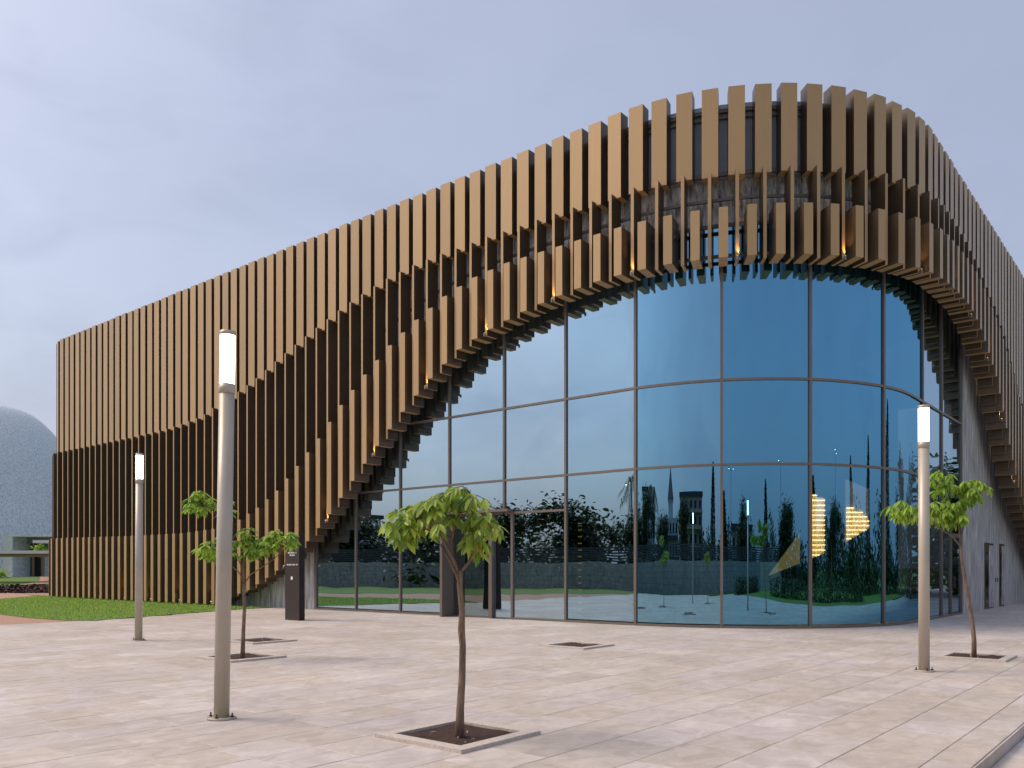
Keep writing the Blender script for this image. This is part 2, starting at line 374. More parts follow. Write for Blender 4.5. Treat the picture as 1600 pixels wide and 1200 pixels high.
def strip3d(name, m, pts):
    o = MB().poly(pts).build(name, m); return tag(o, kind='structure')
# rising lawn and curved path in front of the domed building
def ramp(px, Z, z): X, Y = cam2w((px - 800) / F * Z, Z); return (X, Y, z)
strip3d('far_lawn', 'grass', [ramp(-200, 51, .03), ramp(0, 52.5, .03), ramp(180, 54, .03), ramp(260, 76, .72), ramp(-300, 76, .72)])
strip3d('far_path', 'terracotta', [ramp(28, 60.5, .335), ramp(75, 62, .375), ramp(130, 76, .755), ramp(62, 75.9, .755), ramp(63, 70, .57), ramp(58, 66.5, .475), ramp(47, 63.2, .385)])
strip3d('far_terrace', 'concrete_path', [ramp(-300, 75.9, .73), ramp(260, 75.9, .73), ramp(300, 140, .74), ramp(-400, 140, .74)])
# grass blades
def pip(p, poly):
    x, y = p; c = False; j = len(poly) - 1
    for i in range(len(poly)):
        xi, yi = poly[i]; xj, yj = poly[j]
        if (yi > y) != (yj > y) and x < (xj - xi) * (y - yi) / (yj - yi) + xi: c = not c
        j = i
    return c
bl = MB(); xs = [p[0] for p in near_lawn]; ys = [p[1] for p in near_lawn]; cnt = 0
while cnt < 26000:
    p = (random.uniform(min(xs), max(xs)), random.uniform(min(ys), max(ys))); cnt += 1
    if not pip(p, near_lawn): continue
    a = random.uniform(0, 6.28); h = random.uniform(.03, .075); w = .012; lx, ly = random.gauss(0, .025), random.gauss(0, .025)
    bl.poly([(p[0] - math.cos(a) * w, p[1] - math.sin(a) * w, .01), (p[0] + math.cos(a) * w, p[1] + math.sin(a) * w, .01), (p[0] + lx, p[1] + ly, .012 + h)])
tag(bl.build('grass_blades', 'leaf_fresh'), 'short green lawn grass beside the fin-clad building', 'grass', kind='stuff')

# ------------------------------------------------------------------ the museum: facade path
XG, YG, RG = -6.36, 19.56, 5.75
XT, YT = XG - RG, YG + RG
ARC = RG * math.pi / 2
LEFT, RL = 34.5, 3.0
def path(s, o=0.0):
    """point at arc length s along the wall line, offset o outwards; returns x, y, nx, ny"""
    if s < -LEFT:
        a = (-LEFT - s) / RL
        if a <= math.pi / 2:
            nx, ny = -math.sin(a), -math.cos(a); return XT - LEFT + nx * (RL + o), YG + RL + ny * (RL + o), nx, ny
        return XT - LEFT - RL - o, YG + RL + (a - math.pi / 2) * RL, -1.0, 0.0
    if s <= 0: return XT + s, YG - o, 0.0, -1.0
    if s <= ARC:
        a = s / RG; nx, ny = math.sin(a), -math.cos(a); return XT + nx * (RG + o), YT + ny * (RG + o), nx, ny
    return XG + o, YT + s - ARC, 1.0, 0.0
def s_of_px(px, o):
    """arc length whose front line shows at photo column px"""
    best = None; ss = SS; X, Y = PTS[o]
    xc = X * CA + Y * SA; Z = -X * SA + Y * CA; u = 800 + F * xc / Z
    i = np.searchsorted(u, px); i = min(max(i, 1), len(u) - 1)
    t = (px - u[i-1]) / (u[i] - u[i-1] + 1e-9)
    return float(ss[i-1] + t * (ss[i] - ss[i-1])), float(Z[i-1] + t * (Z[i] - Z[i-1]))
SS = np.arange(-LEFT, ARC + 22, .05)
OA, OB, OC = .55, .75, .92
PTS = {}
for o in (0.0, OA, OB, OC):
    a = np.array([path(s, o)[:2] for s in SS]); PTS[o] = (a[:, 0], a[:, 1])
def table(data, o):
    r = []
    for px, py in data:
        s, Z = s_of_px(px, o); r.append((s, CH + (YH - py) * Z / F))
    r.sort(); return [q[0] for q in r], [q[1] for q in r]
TB = table([(99, 704), (143, 695), (201, 683), (252, 672), (277, 665), (316, 650), (334, 636), (377, 609), (404, 588), (433, 562), (464, 536.6), (497, 510), (533, 482), (570, 456.5), (608, 433), (650, 412), (694, 395), (757, 371), (807, 354), (861, 335), (918, 316), (982, 295), (1019, 284), (1059, 275), (1100, 269.4), (1146, 263), (1190, 259), (1233, 257.4), (1275, 257.4), (1315, 260), (1354, 265), (1387, 271), (1416, 280), (1440, 291), (1459, 303), (1481, 327), (1498, 351), (1513, 376.5), (1533, 417.5), (1550, 462), (1562, 493), (1573, 529), (1582, 568), (1592, 608), (1596, 627)], OB)
TC = table([(108, 840), (186, 838), (230, 836), (284, 833), (334, 826), (373, 812), (402, 793), (432, 766.6), (462, 730), (497, 685), (532, 633), (571, 583), (612, 535.6), (655, 495), (699, 459), (743, 432), (793, 410), (845, 393.5), (902, 375.5), (961, 357), (1037, 338), (1079, 330.5), (1124, 323.6), (1169, 319), (1215, 316.6), (1261, 316.3), (1304, 318), (1343, 321), (1380, 327), (1414, 334), (1441, 342.6), (1463, 353), (1479, 364), (1500, 387.5), (1516, 408), (1531, 432), (1543, 459), (1554, 488), (1565, 519.5)], OC)
TD = table([(369, 929), (387, 922), (412, 906), (446, 881), (477, 849), (513, 805), (549, 753), (588, 697), (629, 643), (671, 592), (715, 547), (760, 517), (810, 490), (860, 467), (923, 442.5), (954, 433), (990, 424), (1029, 415), (1072, 408.5), (1117, 403), (1162, 399), (1208, 396.4), (1254, 396.3), (1297, 398), (1338, 401), (1376, 405), (1410, 412), (1438, 419), (1461, 428), (1479, 440), (1500, 459), (1517, 479), (1531, 508), (1544, 546), (1558, 591), (1569, 649), (1580, 706), (1590, 756), (1595, 773)], OC)
SR = ARC + 16.0
for T, zend in ((TB, 7.5), (TC, 3.1), (TD, .05)):
    T[0].append(max(T[0][-1] + 4, SR + 6)); T[1].append(zend)
s_first = TD[0][0]; TD[0].insert(0, s_first - 1.6); TD[1].insert(0, .06)
zB = lambda s: float(np.interp(s, *TB)); zC = lambda s: float(np.interp(s, *TC)); zD = lambda s: float(np.interp(s, *TD))
HT = CH + 12.1

museum = empty('museum_building', (-12, 21, 0), 'large museum clad in staggered tiers of bronze vertical fins with a curved glass corner', 'building')
def fin(name, s, w, o0, o1, z0, z1):
    x, y, nx, ny = path(s, 0); tx, ty = -ny, nx
    P = lambda t, o, z: (x + tx * t + nx * o, y + ty * t + ny * o, z)
    h = w / 2
    g = MB().hexa([P(-h, o1, z0), P(h, o1, z0), P(h, o0, z0), P(-h, o0, z0)], [P(-h, o1, z1), P(h, o1, z1), P(h, o0, z1), P(-h, o0, z1)])
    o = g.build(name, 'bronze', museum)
    # shade between neighbouring fins is painted on: flanks get a darkened bronze colour
    o.data.materials.append(MATS['bronze_flank_shaded' if name == 'lower_fin' else 'bronze_side_shaded'])
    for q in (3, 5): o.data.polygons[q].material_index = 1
    return o
sA, _ = s_of_px(950, OA); sA += .20
SP, SPA = .627, .65 / (RG + OA) * RG
fins = []
s = sA
k = 0
while s < ARC + 24:
    fins.append((k, s)); k += 1
    s += SP if s < -.2 else (SPA if s < ARC else SP)
s = sA; k = 0
while s > -LEFT - RL * math.pi / 2 - 6:
    k -= 1; s -= SP; fins.append((k, s))
fins.sort()
SPOTS = []
for i, (k, s) in enumerate(fins):
    sn = fins[i+1][1] if i + 1 < len(fins) else s + SP
    if s > ARC + 23.5: continue
    zb = zB(s)
    jz, jo = random.uniform(-.012, .012), random.uniform(-.008, .008)
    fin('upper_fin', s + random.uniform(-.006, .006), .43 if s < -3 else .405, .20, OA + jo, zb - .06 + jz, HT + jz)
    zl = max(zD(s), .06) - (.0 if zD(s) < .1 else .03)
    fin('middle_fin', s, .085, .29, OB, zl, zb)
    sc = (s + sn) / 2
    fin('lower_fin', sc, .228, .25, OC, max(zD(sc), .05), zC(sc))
    if k % 4 == 1 and zD(s) > -1: SPOTS.append((s, max(zl, .10)))

# --- walls behind the fins
def band(name, m, s0, s1, z0, z1, o, step=.35, thick=.0, parent=museum, smooth=True):
    """vertical strip following the facade; z0/z1 numbers or functions of s; thick>0 makes a solid bar from o-thick to o"""
    n = max(1, int(math.ceil((s1 - s0) / step))); g = MB(); f0 = z0 if callable(z0) else (lambda s: z0); f1 = z1 if callable(z1) else (lambda s: z1)
    for i in range(n + 1):
        s = s0 + (s1 - s0) * i / n; x, y, nx, ny = path(s, o)
        g.v += [(x, y, f0(s)), (x, y, f1(s))]
        if thick: g.v += [(x - nx * thick, y - ny * thick, f0(s)), (x - nx * thick, y - ny * thick, f1(s))]
    if thick:
        for i in range(n):
            a, b = 4 * i, 4 * i + 4
            g.f += [(a, b, b+1, a+1), (b+2, a+2, a+3, b+3), (a+1, b+1, b+3, a+3), (a, a+2, b+2, b)]
        e = 4 * n; g.f += [(0, 1, 3, 2), (e, e+2, e+3, e+1)]
    else: g.f = [(2*i, 2*i+2, 2*i+3, 2*i+1) for i in range(n)]
    return g.build(name, m, parent, smooth and not thick)
S_GL, _ = s_of_px(494, 0.0)                  # left end of the glass
S_GR, _ = s_of_px(1501, 0.0)                 # right end
SL_END = -LEFT - RL * math.pi / 2 - 14
ZG = 10.35                                   # glass head at the corner
gtop = lambda s: min(ZG, max(zC(s) - .1, 3.2))
wall_l = band('stone_wall', 'wall_stone', SL_END, S_GL - .06, -.04, HT - .5, 0.0, thick=.30)
wall_r = band('stone_wall', 'wall_stone', S_GR + .06, ARC + 40, -.04, HT - .5, 0.0, thick=.30)
band('upper_wall', 'dark_stone', S_GL - .05, S_GR + .05, gtop, HT - .5, 0.02, thick=.28)
band('slate_cladding', 'slate_panel', SL_END, ARC + 40, lambda s: zB(s) + .05, HT - .38, .13, thick=.08)
band('coping', 'coping', SL_END, ARC + 40, HT - .379, HT - .27, .22, thick=.50)
for dz, o in ((-.62, .21), (-.46, .21)):
    band('support_rail', 'rail_metal', SL_END, ARC + 40, HT + dz, HT + dz + .07, o, thick=.06)
band('support_rail', 'rail_metal', -30, ARC + 20, lambda s: zB(s) + .10, lambda s: zB(s) + .19, .21, thick=.07)
band('support_rail', 'rail_metal', -16, ARC + 14, lambda s: zB(s) * .52 + zC(s) * .48 - .10, lambda s: zB(s) * .52 + zC(s) * .48 - .03, .29, thick=.07)
band('support_rail', 'rail_metal', -16, ARC + 14, lambda s: max(zC(s) - .25, .5), lambda s: max(zC(s) - .16, .6), .29, thick=.07)
band('support_rail', 'rail_metal', .3, ARC - 1.5, lambda s: max(zD(s) + .22, .3), lambda s: max(zD(s) + .30, .4), .29, thick=.07)
# roof and interior shell
ring = [path(s, -.3)[:2] for s in np.arange(SL_END, ARC + 40, .5)]
ring2 = ring + [(-70, ring[-1][1])]
MB().prism(ring2, HT - .60, HT - .52).build('roof', 'coping', museum)
inner = [path(s, -.45)[:2] for s in np.arange(S_GL - 2, S_GR + 2, .4)]
MB().prism([(x, y) for x, y in inner] + [(-16, 42), (-27, 30)], -.06, -.002).build('interior_floor', 'interior_floor', museum)
MB().prism([(x, y) for x, y in inner] + [(-16, 42), (-27, 30)], ZG + .2, ZG + .3).build('interior_ceiling', 'interior', museum)
core = [(-29.5, 24.6), (-17.5, 24.6), (-14.6, 27.0), (-12.3, 30.5), (-11.8, 44.5)]
g = MB()
for a, b in zip(core, core[1:]): g.poly([(*a, -.05), (*b, -.05), (*b, ZG + .3), (*a, ZG + .3)])
g.build('interior_wall', 'interior', museum)
MB().poly([(-29.5, 19.9, 0), (-29.5, 24.6, 0), (-29.5, 24.6, ZG), (-29.5, 19.9, ZG)]).build('interior_wall', 'interior', museum)

# --- curtain wall: panes, mullions, transoms
MS = [S_GL + 2.31 * i for i in range(9)]
MS = [m for m in MS if m < 4.0] + [s_of_px(1265.5, 0.0)[0], s_of_px(1380, 0.0)[0], s_of_px(1440.5, 0.0)[0], s_of_px(1470.5, 0.0)[0], S_GR]
TZ = [.07, 4.22, 6.40]
DOOR_A, DOOR_B = s_of_px(706, 0.0)[0], s_of_px(801, 0.0)[0]
S885 = MS[5]
def bar_v(name, s, z0, z1, w=.07, o0=-.06, o1=.05):
    x, y, nx, ny = path(s, 0); tx, ty = -ny, nx; P = lambda t, o, z: (x + tx * t + nx * o, y + ty * t + ny * o, z); h = w / 2
    return MB().hexa([P(-h, o1, z0), P(h, o1, z0), P(h, o0, z0), P(-h, o0, z0)], [P(-h, o1, z1), P(h, o1, z1), P(h, o0, z1), P(-h, o0, z1)]).build(name, 'frame_metal', museum)
for i, s in enumerate(MS):
    z0 = 0.0
    if i == 4: z0 = 3.24
    bar_v('mullion', s, z0, gtop(s) + .1, .13 if i in (0, len(MS) - 1) else .07)
for i in range(len(MS) - 1):
    a, b = MS[i], MS[i+1]; top = max(gtop(a), gtop(b)) + .05
    zs = [z for z in TZ if z < top - .3] + [top]
    if i in (3, 4): zs[0] = 3.22
    for z in zs[1 if i not in (3, 4) else 0:]:
        if z in TZ or abs(z - 3.22) < .01: band('transom', 'frame_metal', a + .037, b - .037, z - .032, z + .032, .045, thick=.09)
    if i not in (3, 4): band('sill', 'frame_metal', a + .037, b - .037, .0, .07, .04, thick=.08)
    for z0, z1 in zip(zs, zs[1:]):
        tl = random.uniform(-.0022, .0022)
        gm = 'curtain_glass' if (b < -.5 or a > 9.0) else ('curtain_glass_mid' if a < -.5 else 'curtain_glass_teal' if a < 1.5 else 'curtain_glass_blue')
        band('glass_pane', gm, a + .03, b - .03, z0 + .03 - .001, z1 - .028, 0.0, step=.12)
# entrance between the fourth and sixth mullions
bar_v('portal_blade', DOOR_A, 0, 3.26, .10, -.05, .50)
band('portal_head', 'frame_metal', DOOR_A + .05, DOOR_B + .04, 3.255, 3.33, .30, thick=.26)
S770 = s_of_px(769, 0.0)[0]
bar_v('door_jamb', S770, 0, 3.18, .13, -.06, .10)
bar_v('mullion', DOOR_B, 0, 3.18, .08)
band('door_threshold', 'frame_metal', DOOR_A + .06, DOOR_B - .05, .0, .045, .02, thick=.1)
band('door_leaf', 'door_glass', DOOR_A + .06, S770 - .07, .05, 3.18, -.03)
band('glass_pane', 'curtain_glass', S770 + .07, DOOR_B - .045, .05, 3.18, 0.0)
band('sill', 'frame_metal', DOOR_B + .045, S885 - .037, 0, .07, .04, thick=.08)
band('glass_pane', 'curtain_glass', DOOR_B + .04, S885 - .03, .07, 3.19, 0.0)
# side door in the last bay on the right
sd0 = MS[-2] + (MS[-1] - MS[-2]) * .45
bar_v('mullion', sd0, 0, 3.0, .06); band('transom', 'frame_metal', sd0 + .03, S_GR - .07, 2.55, 2.68, .05, thick=.09)
x, y, nx, ny = path(sd0 + .12, .09); MB().box(x - .02, x + .03, y, y + .04, .9, 1.3).build('door_handle', 'bolt', museum)
# slit doors in the stone wall on the right
for pxa, pxb, zt in ((1538, 1552, 2.50), (1561, 1569, 2.52)):
    a, b = s_of_px(pxa, 0.0)[0], s_of_px(pxb, 0.0)[0]
    d = band('slit_door', 'bronze_dark', a, b, 0, zt, .006, thick=.05)
    band('door_panel', 'dark_stone', a + (b - a) * .48, b - .03, .05, zt - .08, .012, thick=.03, parent=d)
    band('door_glazing', 'dark_glass', a + (b - a) * .10, a + (b - a) * .44, .25, zt - .35, .010, thick=.03, parent=d)
for q in (1555.5, 1558.5):
    a = s_of_px(q, 0.0)[0]; band('wall_switch', 'bolt', a - .05, a + .05, 1.0, 1.16, .02, thick=.03)
# --- small uplights at the foot of every fourth fin
for s, z in SPOTS:
    x, y, nx, ny = path(s, OB + .07)
    if not -30 < s < ARC + 17: continue
    tx, ty = -ny, nx
    b = MB().tube([(x, y, z - .03), (x, y, z + .07)], .032, 8).build('uplight', 'spot_body', museum)
    MB().tube([(x, y, z + .071), (x, y, z + .075)], .022, 8).build('uplight_lens', 'warm_led', b)
    MB().tube([(x, y, z + .0), (x - nx * .12, y - ny * .12, z + .02)], .012, 6).build('uplight_arm', 'spot_body', b)
    li = bpy.data.lights.new('uplight_lamp', 'SPOT'); li.energy = 15; li.color = (1, .55, .18); li.spot_size = R_(70); li.spot_blend = .9; li.shadow_soft_size = .02
    lo = link('uplight_lamp', li); lo.location = (x + tx * .05, y + ty * .05, z + .09); lo.rotation_euler = Vector((nx * .28, ny * .28, -1)).to_track_quat('-Z', 'Y').to_euler()
    lo.rotation_euler = Vector((nx * .22, ny * .22, -1)).to_track_quat('Z', 'Y').to_euler()

# --- lit slatted pieces inside the glass corner
def lit_piece(name, label, poly, Z, nsl, mslat, mglow):
    pts = [at(px, py, Z) for px, py in poly]; c = sum(pts, Vector()) / len(pts)
    e = empty(name, (c.x, c.y, 0), label, 'wall panel'); d = Vector((-SA, CA, 0)) * .10
    g = MB(); n = len(pts); g.v = [tuple(p) for p in pts] + [tuple(p + d) for p in pts]
    g.f = [tuple(range(n)), tuple(range(2*n - 1, n - 1, -1))] + [(i, i+n, (i+1) % n + n, (i+1) % n) for i in range(n)]
    g.build('panel', mslat, e)
    if nsl:
        ys = [p[1] for p in poly]; y0, y1 = min(ys), max(ys)
        for k in range(nsl):
            yy = y0 + (y1 - y0) * (k + .35) / nsl; xs = []
            for (xa, ya), (xb, yb) in zip(poly, poly[1:] + poly[:1]):
                if (ya - yy) * (yb - yy) < 0: xs.append(xa + (xb - xa) * (yy - ya) / (yb - ya))
            if len(xs) < 2: continue
            a, b = at(min(xs), yy, Z), at(max(xs), yy, Z); h = .028; f = -d.normalized() * .05
            MB().hexa([a + f, b + f, b, a], [a + f + Vector((0, 0, h)), b + f + Vector((0, 0, h)), b + Vector((0, 0, h)), a + Vector((0, 0, h))]).build('light_strip', mglow, e)
    # hanger rod up to the ceiling
    t = max(pts, key=lambda p: p.z); MB().tube([t + d * .5, Vector((t.x + d.x * .5, t.y + d.y * .5, ZG + .2))], .012, 6).build('hanger_rod', 'bolt', e)
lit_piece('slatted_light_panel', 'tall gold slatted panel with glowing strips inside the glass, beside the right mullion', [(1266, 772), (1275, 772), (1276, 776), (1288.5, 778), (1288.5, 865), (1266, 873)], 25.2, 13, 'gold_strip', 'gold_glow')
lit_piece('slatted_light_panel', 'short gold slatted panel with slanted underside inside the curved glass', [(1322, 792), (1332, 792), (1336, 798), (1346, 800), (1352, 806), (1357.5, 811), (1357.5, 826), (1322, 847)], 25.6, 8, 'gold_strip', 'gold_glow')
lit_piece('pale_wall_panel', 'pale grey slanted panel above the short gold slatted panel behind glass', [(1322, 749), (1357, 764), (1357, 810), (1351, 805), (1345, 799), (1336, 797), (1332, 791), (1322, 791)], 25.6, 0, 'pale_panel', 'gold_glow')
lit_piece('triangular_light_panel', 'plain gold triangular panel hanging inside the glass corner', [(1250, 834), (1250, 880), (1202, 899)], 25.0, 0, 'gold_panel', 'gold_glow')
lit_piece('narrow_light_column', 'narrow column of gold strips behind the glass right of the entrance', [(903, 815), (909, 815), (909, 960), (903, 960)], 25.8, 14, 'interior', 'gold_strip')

# ------------------------------------------------------------------ lamp posts
def lamp_post(px, py, label, lean=0.0, loc=None):
    X, Y = gpt(px, py) if loc is None else loc
    e = empty('lamp_post', (X, Y, 0), label, 'lamp post', 'plaza light columns'); parts = []
    r = .0775; H = 4.0
    def cyl(name, z0, z1, rad, m, n=28):
        g = MB().tube([(X, Y, z0), (X, Y, z1)], rad, n); o = g.build(name, m, e, True)
        for p in o.data.polygons:
            if len(p.vertices) > 4: p.use_smooth = False
        return o
    cyl('pole', .02, 3.36, r, 'post_paint'); cyl('collar', 3.36, 3.455, r + .004, 'post_paint')
    cyl('diffuser', 3.4551, 3.955, r - .003, 'lamp_white'); cyl('cap', 3.956, 4.0, r + .002, 'post_paint')
    pl = cyl('base_plate', .0, .022, .145, 'post_paint')
    for k in range(4):
        a = .6 + k * math.pi / 2; bx, by = X + .115 * math.cos(a), Y + .115 * math.sin(a)
        MB().tube([(bx, by, .022), (bx, by, .036), (bx, by, .0361), (bx, by, .065)], [.017, .017, .008, .008], 8).build('bolt', 'bolt', pl)
    if lean: e.rotation_euler = Vector((0, 0, 1)).rotation_difference(Vector((CA * lean, SA * lean, 1))).to_euler()
    return e
lamp_post(346, 1123, 'tallest light column, grey-beige pole standing nearest on the left of the plaza', .0165)
lamp_post(216.5, 1001, 'smallest light column, in front of the dark fins beside the lawn', .005)
lamp_post(1444, 1049, 'beige light column on the right, in front of the leaning tree', -.002)

# ------------------------------------------------------------------ planter frames
def planter(c, label):
    X, Y = c; e = empty('tree_planter', (X, Y, 0), label, 'planter', 'square tree pits in the plaza')
    o, i, h = .545, .41, .034
    for x0, x1, y0, y1 in ((-o, o, -o, -i), (-o, o, i, o), (-o, -i, -i, i), (i, o, -i, i)):
        MB().box(X + x0 + .002, X + x1 - .002, Y + y0 + .002, Y + y1 - .002, -.02, h).build('kerb', 'kerb_stone', e)
    g = MB(); n = 18
    for a in range(n + 1):
        for b in range(n + 1):
            u, v = a / n * 2 - 1, b / n * 2 - 1
            g.v.append((X + u * i, Y + v * i, .007 + (.016 * random.random() + .012 * math.sin(5 * u + 2) * math.cos(4 * v)) * (abs(u) < .98 and abs(v) < .98)))
    g.f = [(a*(n+1)+b, (a+1)*(n+1)+b, (a+1)*(n+1)+b+1, a*(n+1)+b+1) for a in range(n) for b in range(n)]
    g.build('soil', 'soil', e, True)
    for k in range(3):
        u, v, r = random.uniform(-.33, .33), random.uniform(-.33, .33), random.uniform(.004, .009)
        MB().tube([(X + u, Y + v, .02), (X + u, Y + v, .03 + r * .6), (X + u, Y + v, .032 + r)], [r, r * .9, r * .3], 6).build('pebble', 'sign_white' if k == 0 else 'kerb_stone', e)
planter(PLANT[0], 'large nearest stone-edged planter square around the foreground tree')
planter(PLANT[1], 'empty soil square without a tree in the middle of the plaza')
planter(PLANT[2], 'soil square around the thin left tree, partly behind the tall lamp')
planter(PLANT[3], 'empty soil square behind the thin left tree')
planter(PLANT[4], 'soil square around the leaning tree on the right')

# ------------------------------------------------------------------ trees
def leaf_geo(L, W, droop=.3):
    """folded, drooping pointed leaf along +Y"""
    v = []; n = 5; prof = (.10, .78, 1.0, .74, 0.0)
    for i in range(n):
        t = i / (n - 1); w = W * prof[i]; z = -droop * L * t * t; y = L * t
        if i == n - 1: v.append((0, y, z))
        else: v += [(-w, y, z + w * .35), (0, y, z), (w, y, z + w * .35)]
    f = []
    for i in range(n - 2):
        a, b = 3 * i, 3 * i + 3; f += [(a, a+1, b+1, b), (a+1, a+2, b+2, b+1)]
    a = 3 * (n - 2); f += [(a, a+1, a+3), (a+1, a+2, a+3)]
    return v, f
def make_tree(base, label, trunk, branches, blobs, Z, leafL, nclus, perclus, nobj=0, lm='leaf', droop=.55, seed=1, yellow=0, depth=.35, lw=.22):
    rnd = random.Random(seed)
    X, Y = base; e = empty('young_tree', (X, Y, 0), label, 'tree')
    def P(q):
        px, py = q[:2]; dz = q[3] if len(q) > 3 else 0.0
        return at(px, py, Z) + Vector((-SA, CA, 0)) * dz
    tp = [P(q) for q in trunk]; tp[0].x, tp[0].y, tp[0].z = X, Y, .0
    MB().tube(tp, [q[2] for q in trunk], 12).build('trunk', 'bark', e, True)
    nodes = []
    for br in branches:
        bp = [P(q) for q in br]; MB().tube(bp, [q[2] * .78 for q in br], 8).build('branch', 'twig', e, True); nodes += bp[1:]
        for a, b in zip(bp, bp[1:]): nodes.append((a + b) / 2)
    leaves = []; tw = MB(); tot = sum(b[4] for b in blobs)
    for bx, by, rx, ry, wgt in blobs:
        for c in range(max(1, int(round(nclus * wgt / tot)))):
            while True:
                u, v, w = (rnd.uniform(-1, 1) for _ in range(3))
                if u*u + v*v + w*w < 1: break
            p = at(bx + u * rx, by + v * ry, Z) + Vector((-SA, CA, 0)) * w * depth
            q = min(nodes, key=lambda n_: (n_ - p).length + max(0, n_.z - p.z) * .5)
            mid = (p + q) / 2 + Vector((0, 0, .04))
            tw.tube([q, mid, p], [.006, .0045, .003], 5)
            out = (p - q); out.z *= .3
            a0 = rnd.uniform(0, 6.28)
            for j in range(perclus):
                a = a0 + j * 6.283 / perclus + rnd.uniform(-.5, .5)
                d = Vector((math.cos(a), math.sin(a), rnd.uniform(-.5, .25) - droop)); 
                if out.length > .01: d += out.normalized() * .5
                d.normalize(); L = leafL * rnd.uniform(.65, 1.2)
                t = p + (mid - p) * rnd.uniform(0, .45)
                up = Vector((rnd.gauss(0, .35), rnd.gauss(0, .35), 1)); x = d.cross(up).normalized(); z = x.cross(d)
                M = Matrix(((x.x, d.x, z.x, t.x), (x.y, d.y, z.y, t.y), (x.z, d.z, z.z, t.z), (0, 0, 0, 1)))
                leaves.append((M, L))
    tag(tw.build('twigs', 'twig', e, True), kind='stuff')
    v0, f0 = leaf_geo(1.0, lw, .28)
    leaves.sort(key=lambda q: w2c(q[0][0][3], q[0][1][3])[1])
    crown = MB()
    for M, L in leaves[nobj:]:
        i = len(crown.v); crown.v += [tuple(M @ Vector((a * L, b * L, c * L))) for a, b, c in v0]; crown.f += [tuple(k + i for k in f) for f in f0]
    cr = crown.build('crown', lm, e)
    if not nobj: tag(cr, kind='stuff')
    if nobj:
        me = bpy.data.meshes.new('leaf'); me.from_pydata(v0, [], f0); me.materials.append(MATS[lm]); 
        my = me.copy(); my.materials[0] = MATS['leaf_yellow']
        low = sorted(range(nobj), key=lambda k: (leaves[k][0].translation - P((758, 878))).length)[:yellow]
        for k, (M, L) in enumerate(leaves[:nobj]):
            o = bpy.data.objects.new('leaf', my if k in low else me); COL.objects.link(o); o.parent = cr
            o.matrix_parent_inverse = Matrix.Translation((-X, -Y, 0)) @ Matrix.Translation((X, Y, 0))
            o.matrix_basis = M @ Matrix.Diagonal((L, L, L, 1))
    return e
ZC_ = w2c(-5.25, 5.60)[1]
make_tree((-5.25, 5.60), 'nearest young tree with broad drooping green leaves in the foreground planter',
    [(715, 1154, .044), (719, 1110, .036), (722, 1060, .032), (723, 1010, .030), (721, 985, .033), (722, 955, .027), (718, 915, .025), (719, 892, .026)],
    [[(718, 900, .018), (707, 872, .015, -.02), (697, 852, .013, -.05), (690, 838, .011, -.08), (655, 822, .008, -.12), (615, 832, .005, -.15)],
     [(718, 897, .017), (706, 868, .014, .03), (706, 842, .012, .05), (690, 832, .009, .1), (665, 806, .006, .2)],
     [(719, 895, .018), (731, 880, .014, .02), (738, 864, .012, .04), (750, 845, .009, .08), (768, 825, .006, .1)],
     [(719, 895, .014), (736, 876, .011, -.05), (744, 858, .009, -.10), (752, 835, .006, -.15)],
     [(720, 1000, .014, -.03), (724, 960, .017, -.035), (722, 925, .016, -.035), (713, 898, .014, -.03), (700, 872, .012, -.02), (688, 850, .008, .02)],
     [(706, 842, .011, .05), (712, 815, .009, .0), (725, 790, .006, -.05), (735, 772, .004, -.08)]],
    [(690, 808, 58, 34, 1.6), (628, 828, 32, 18, .9), (756, 822, 24, 34, .9), (716, 778, 48, 16, 1.0), (655, 800, 40, 22, .8), (742, 848, 22, 18, .4)],
    ZC_, .145, 96, 8, 290, 'leaf', .7, 3, 6, .46, .185)
ZL_ = w2c(*gpt(379, 1030))[1]
make_tree(gpt(379, 1030), 'thin left tree with forked branches between the tall lamp and the dark totem',
    [(379, 1030, .040), (380, 990, .034), (382, 950, .030), (381, 925, .028), (382, 912, .028)],
    [[(382, 914, .018), (374, 895, .015), (362, 884, .012), (345, 868, .009), (325, 858, .006)],
     [(382, 913, .017), (379, 893, .014), (372, 870, .011), (352, 820, .009), (330, 795, .007), (300, 780, .005)],
     [(382, 912, .016), (391, 898, .013), (410, 886, .011), (430, 872, .009), (444, 858, .006)],
     [(382, 912, .014), (380, 880, .011), (385, 855, .007)]],
    [(388, 850, 20, 26, 1.0), (338, 858, 26, 20, 1.0), (438, 842, 26, 16, .9), (312, 782, 32, 18, 1.2), (410, 852, 18, 18, .6), (348, 790, 18, 16, .4)],
    ZL_, .17, 120, 8, 0, 'leaf_fresh', .35, 5, 0, .32, .15)
ZR_ = w2c(*gpt(1522, 1029))[1]
make_tree(gpt(1522, 1029), 'leaning tree with curved trunk and bright green crown beside the right lamp',
    [(1522, 1029, .042), (1522, 1000, .037), (1519, 970, .034), (1513, 935, .031), (1507, 900, .029), (1502, 868, .027), (1501, 852, .026)],
    [[(1501, 854, .017), (1503, 838, .014), (1507, 815, .012), (1508, 795, .009), (1512, 775, .007), (1520, 760, .005)],
     [(1501, 854, .018), (1488, 838, .015), (1472, 828, .013), (1455, 815, .010), (1425, 800, .007), (1395, 795, .005)],
     [(1501, 856, .014), (1498, 825, .011), (1490, 795, .009), (1475, 765, .006)]],
    [(1410, 796, 28, 14, 1.0), (1455, 796, 30, 20, 1.1), (1488, 798, 26, 22, 1.2), (1502, 764, 28, 22, 1.2), (1462, 752, 20, 20, .8), (1522, 768, 14, 22, .6)],
    ZR_, .17, 140, 8, 0, 'leaf_fresh', .8, 9, 0, .42, .16)

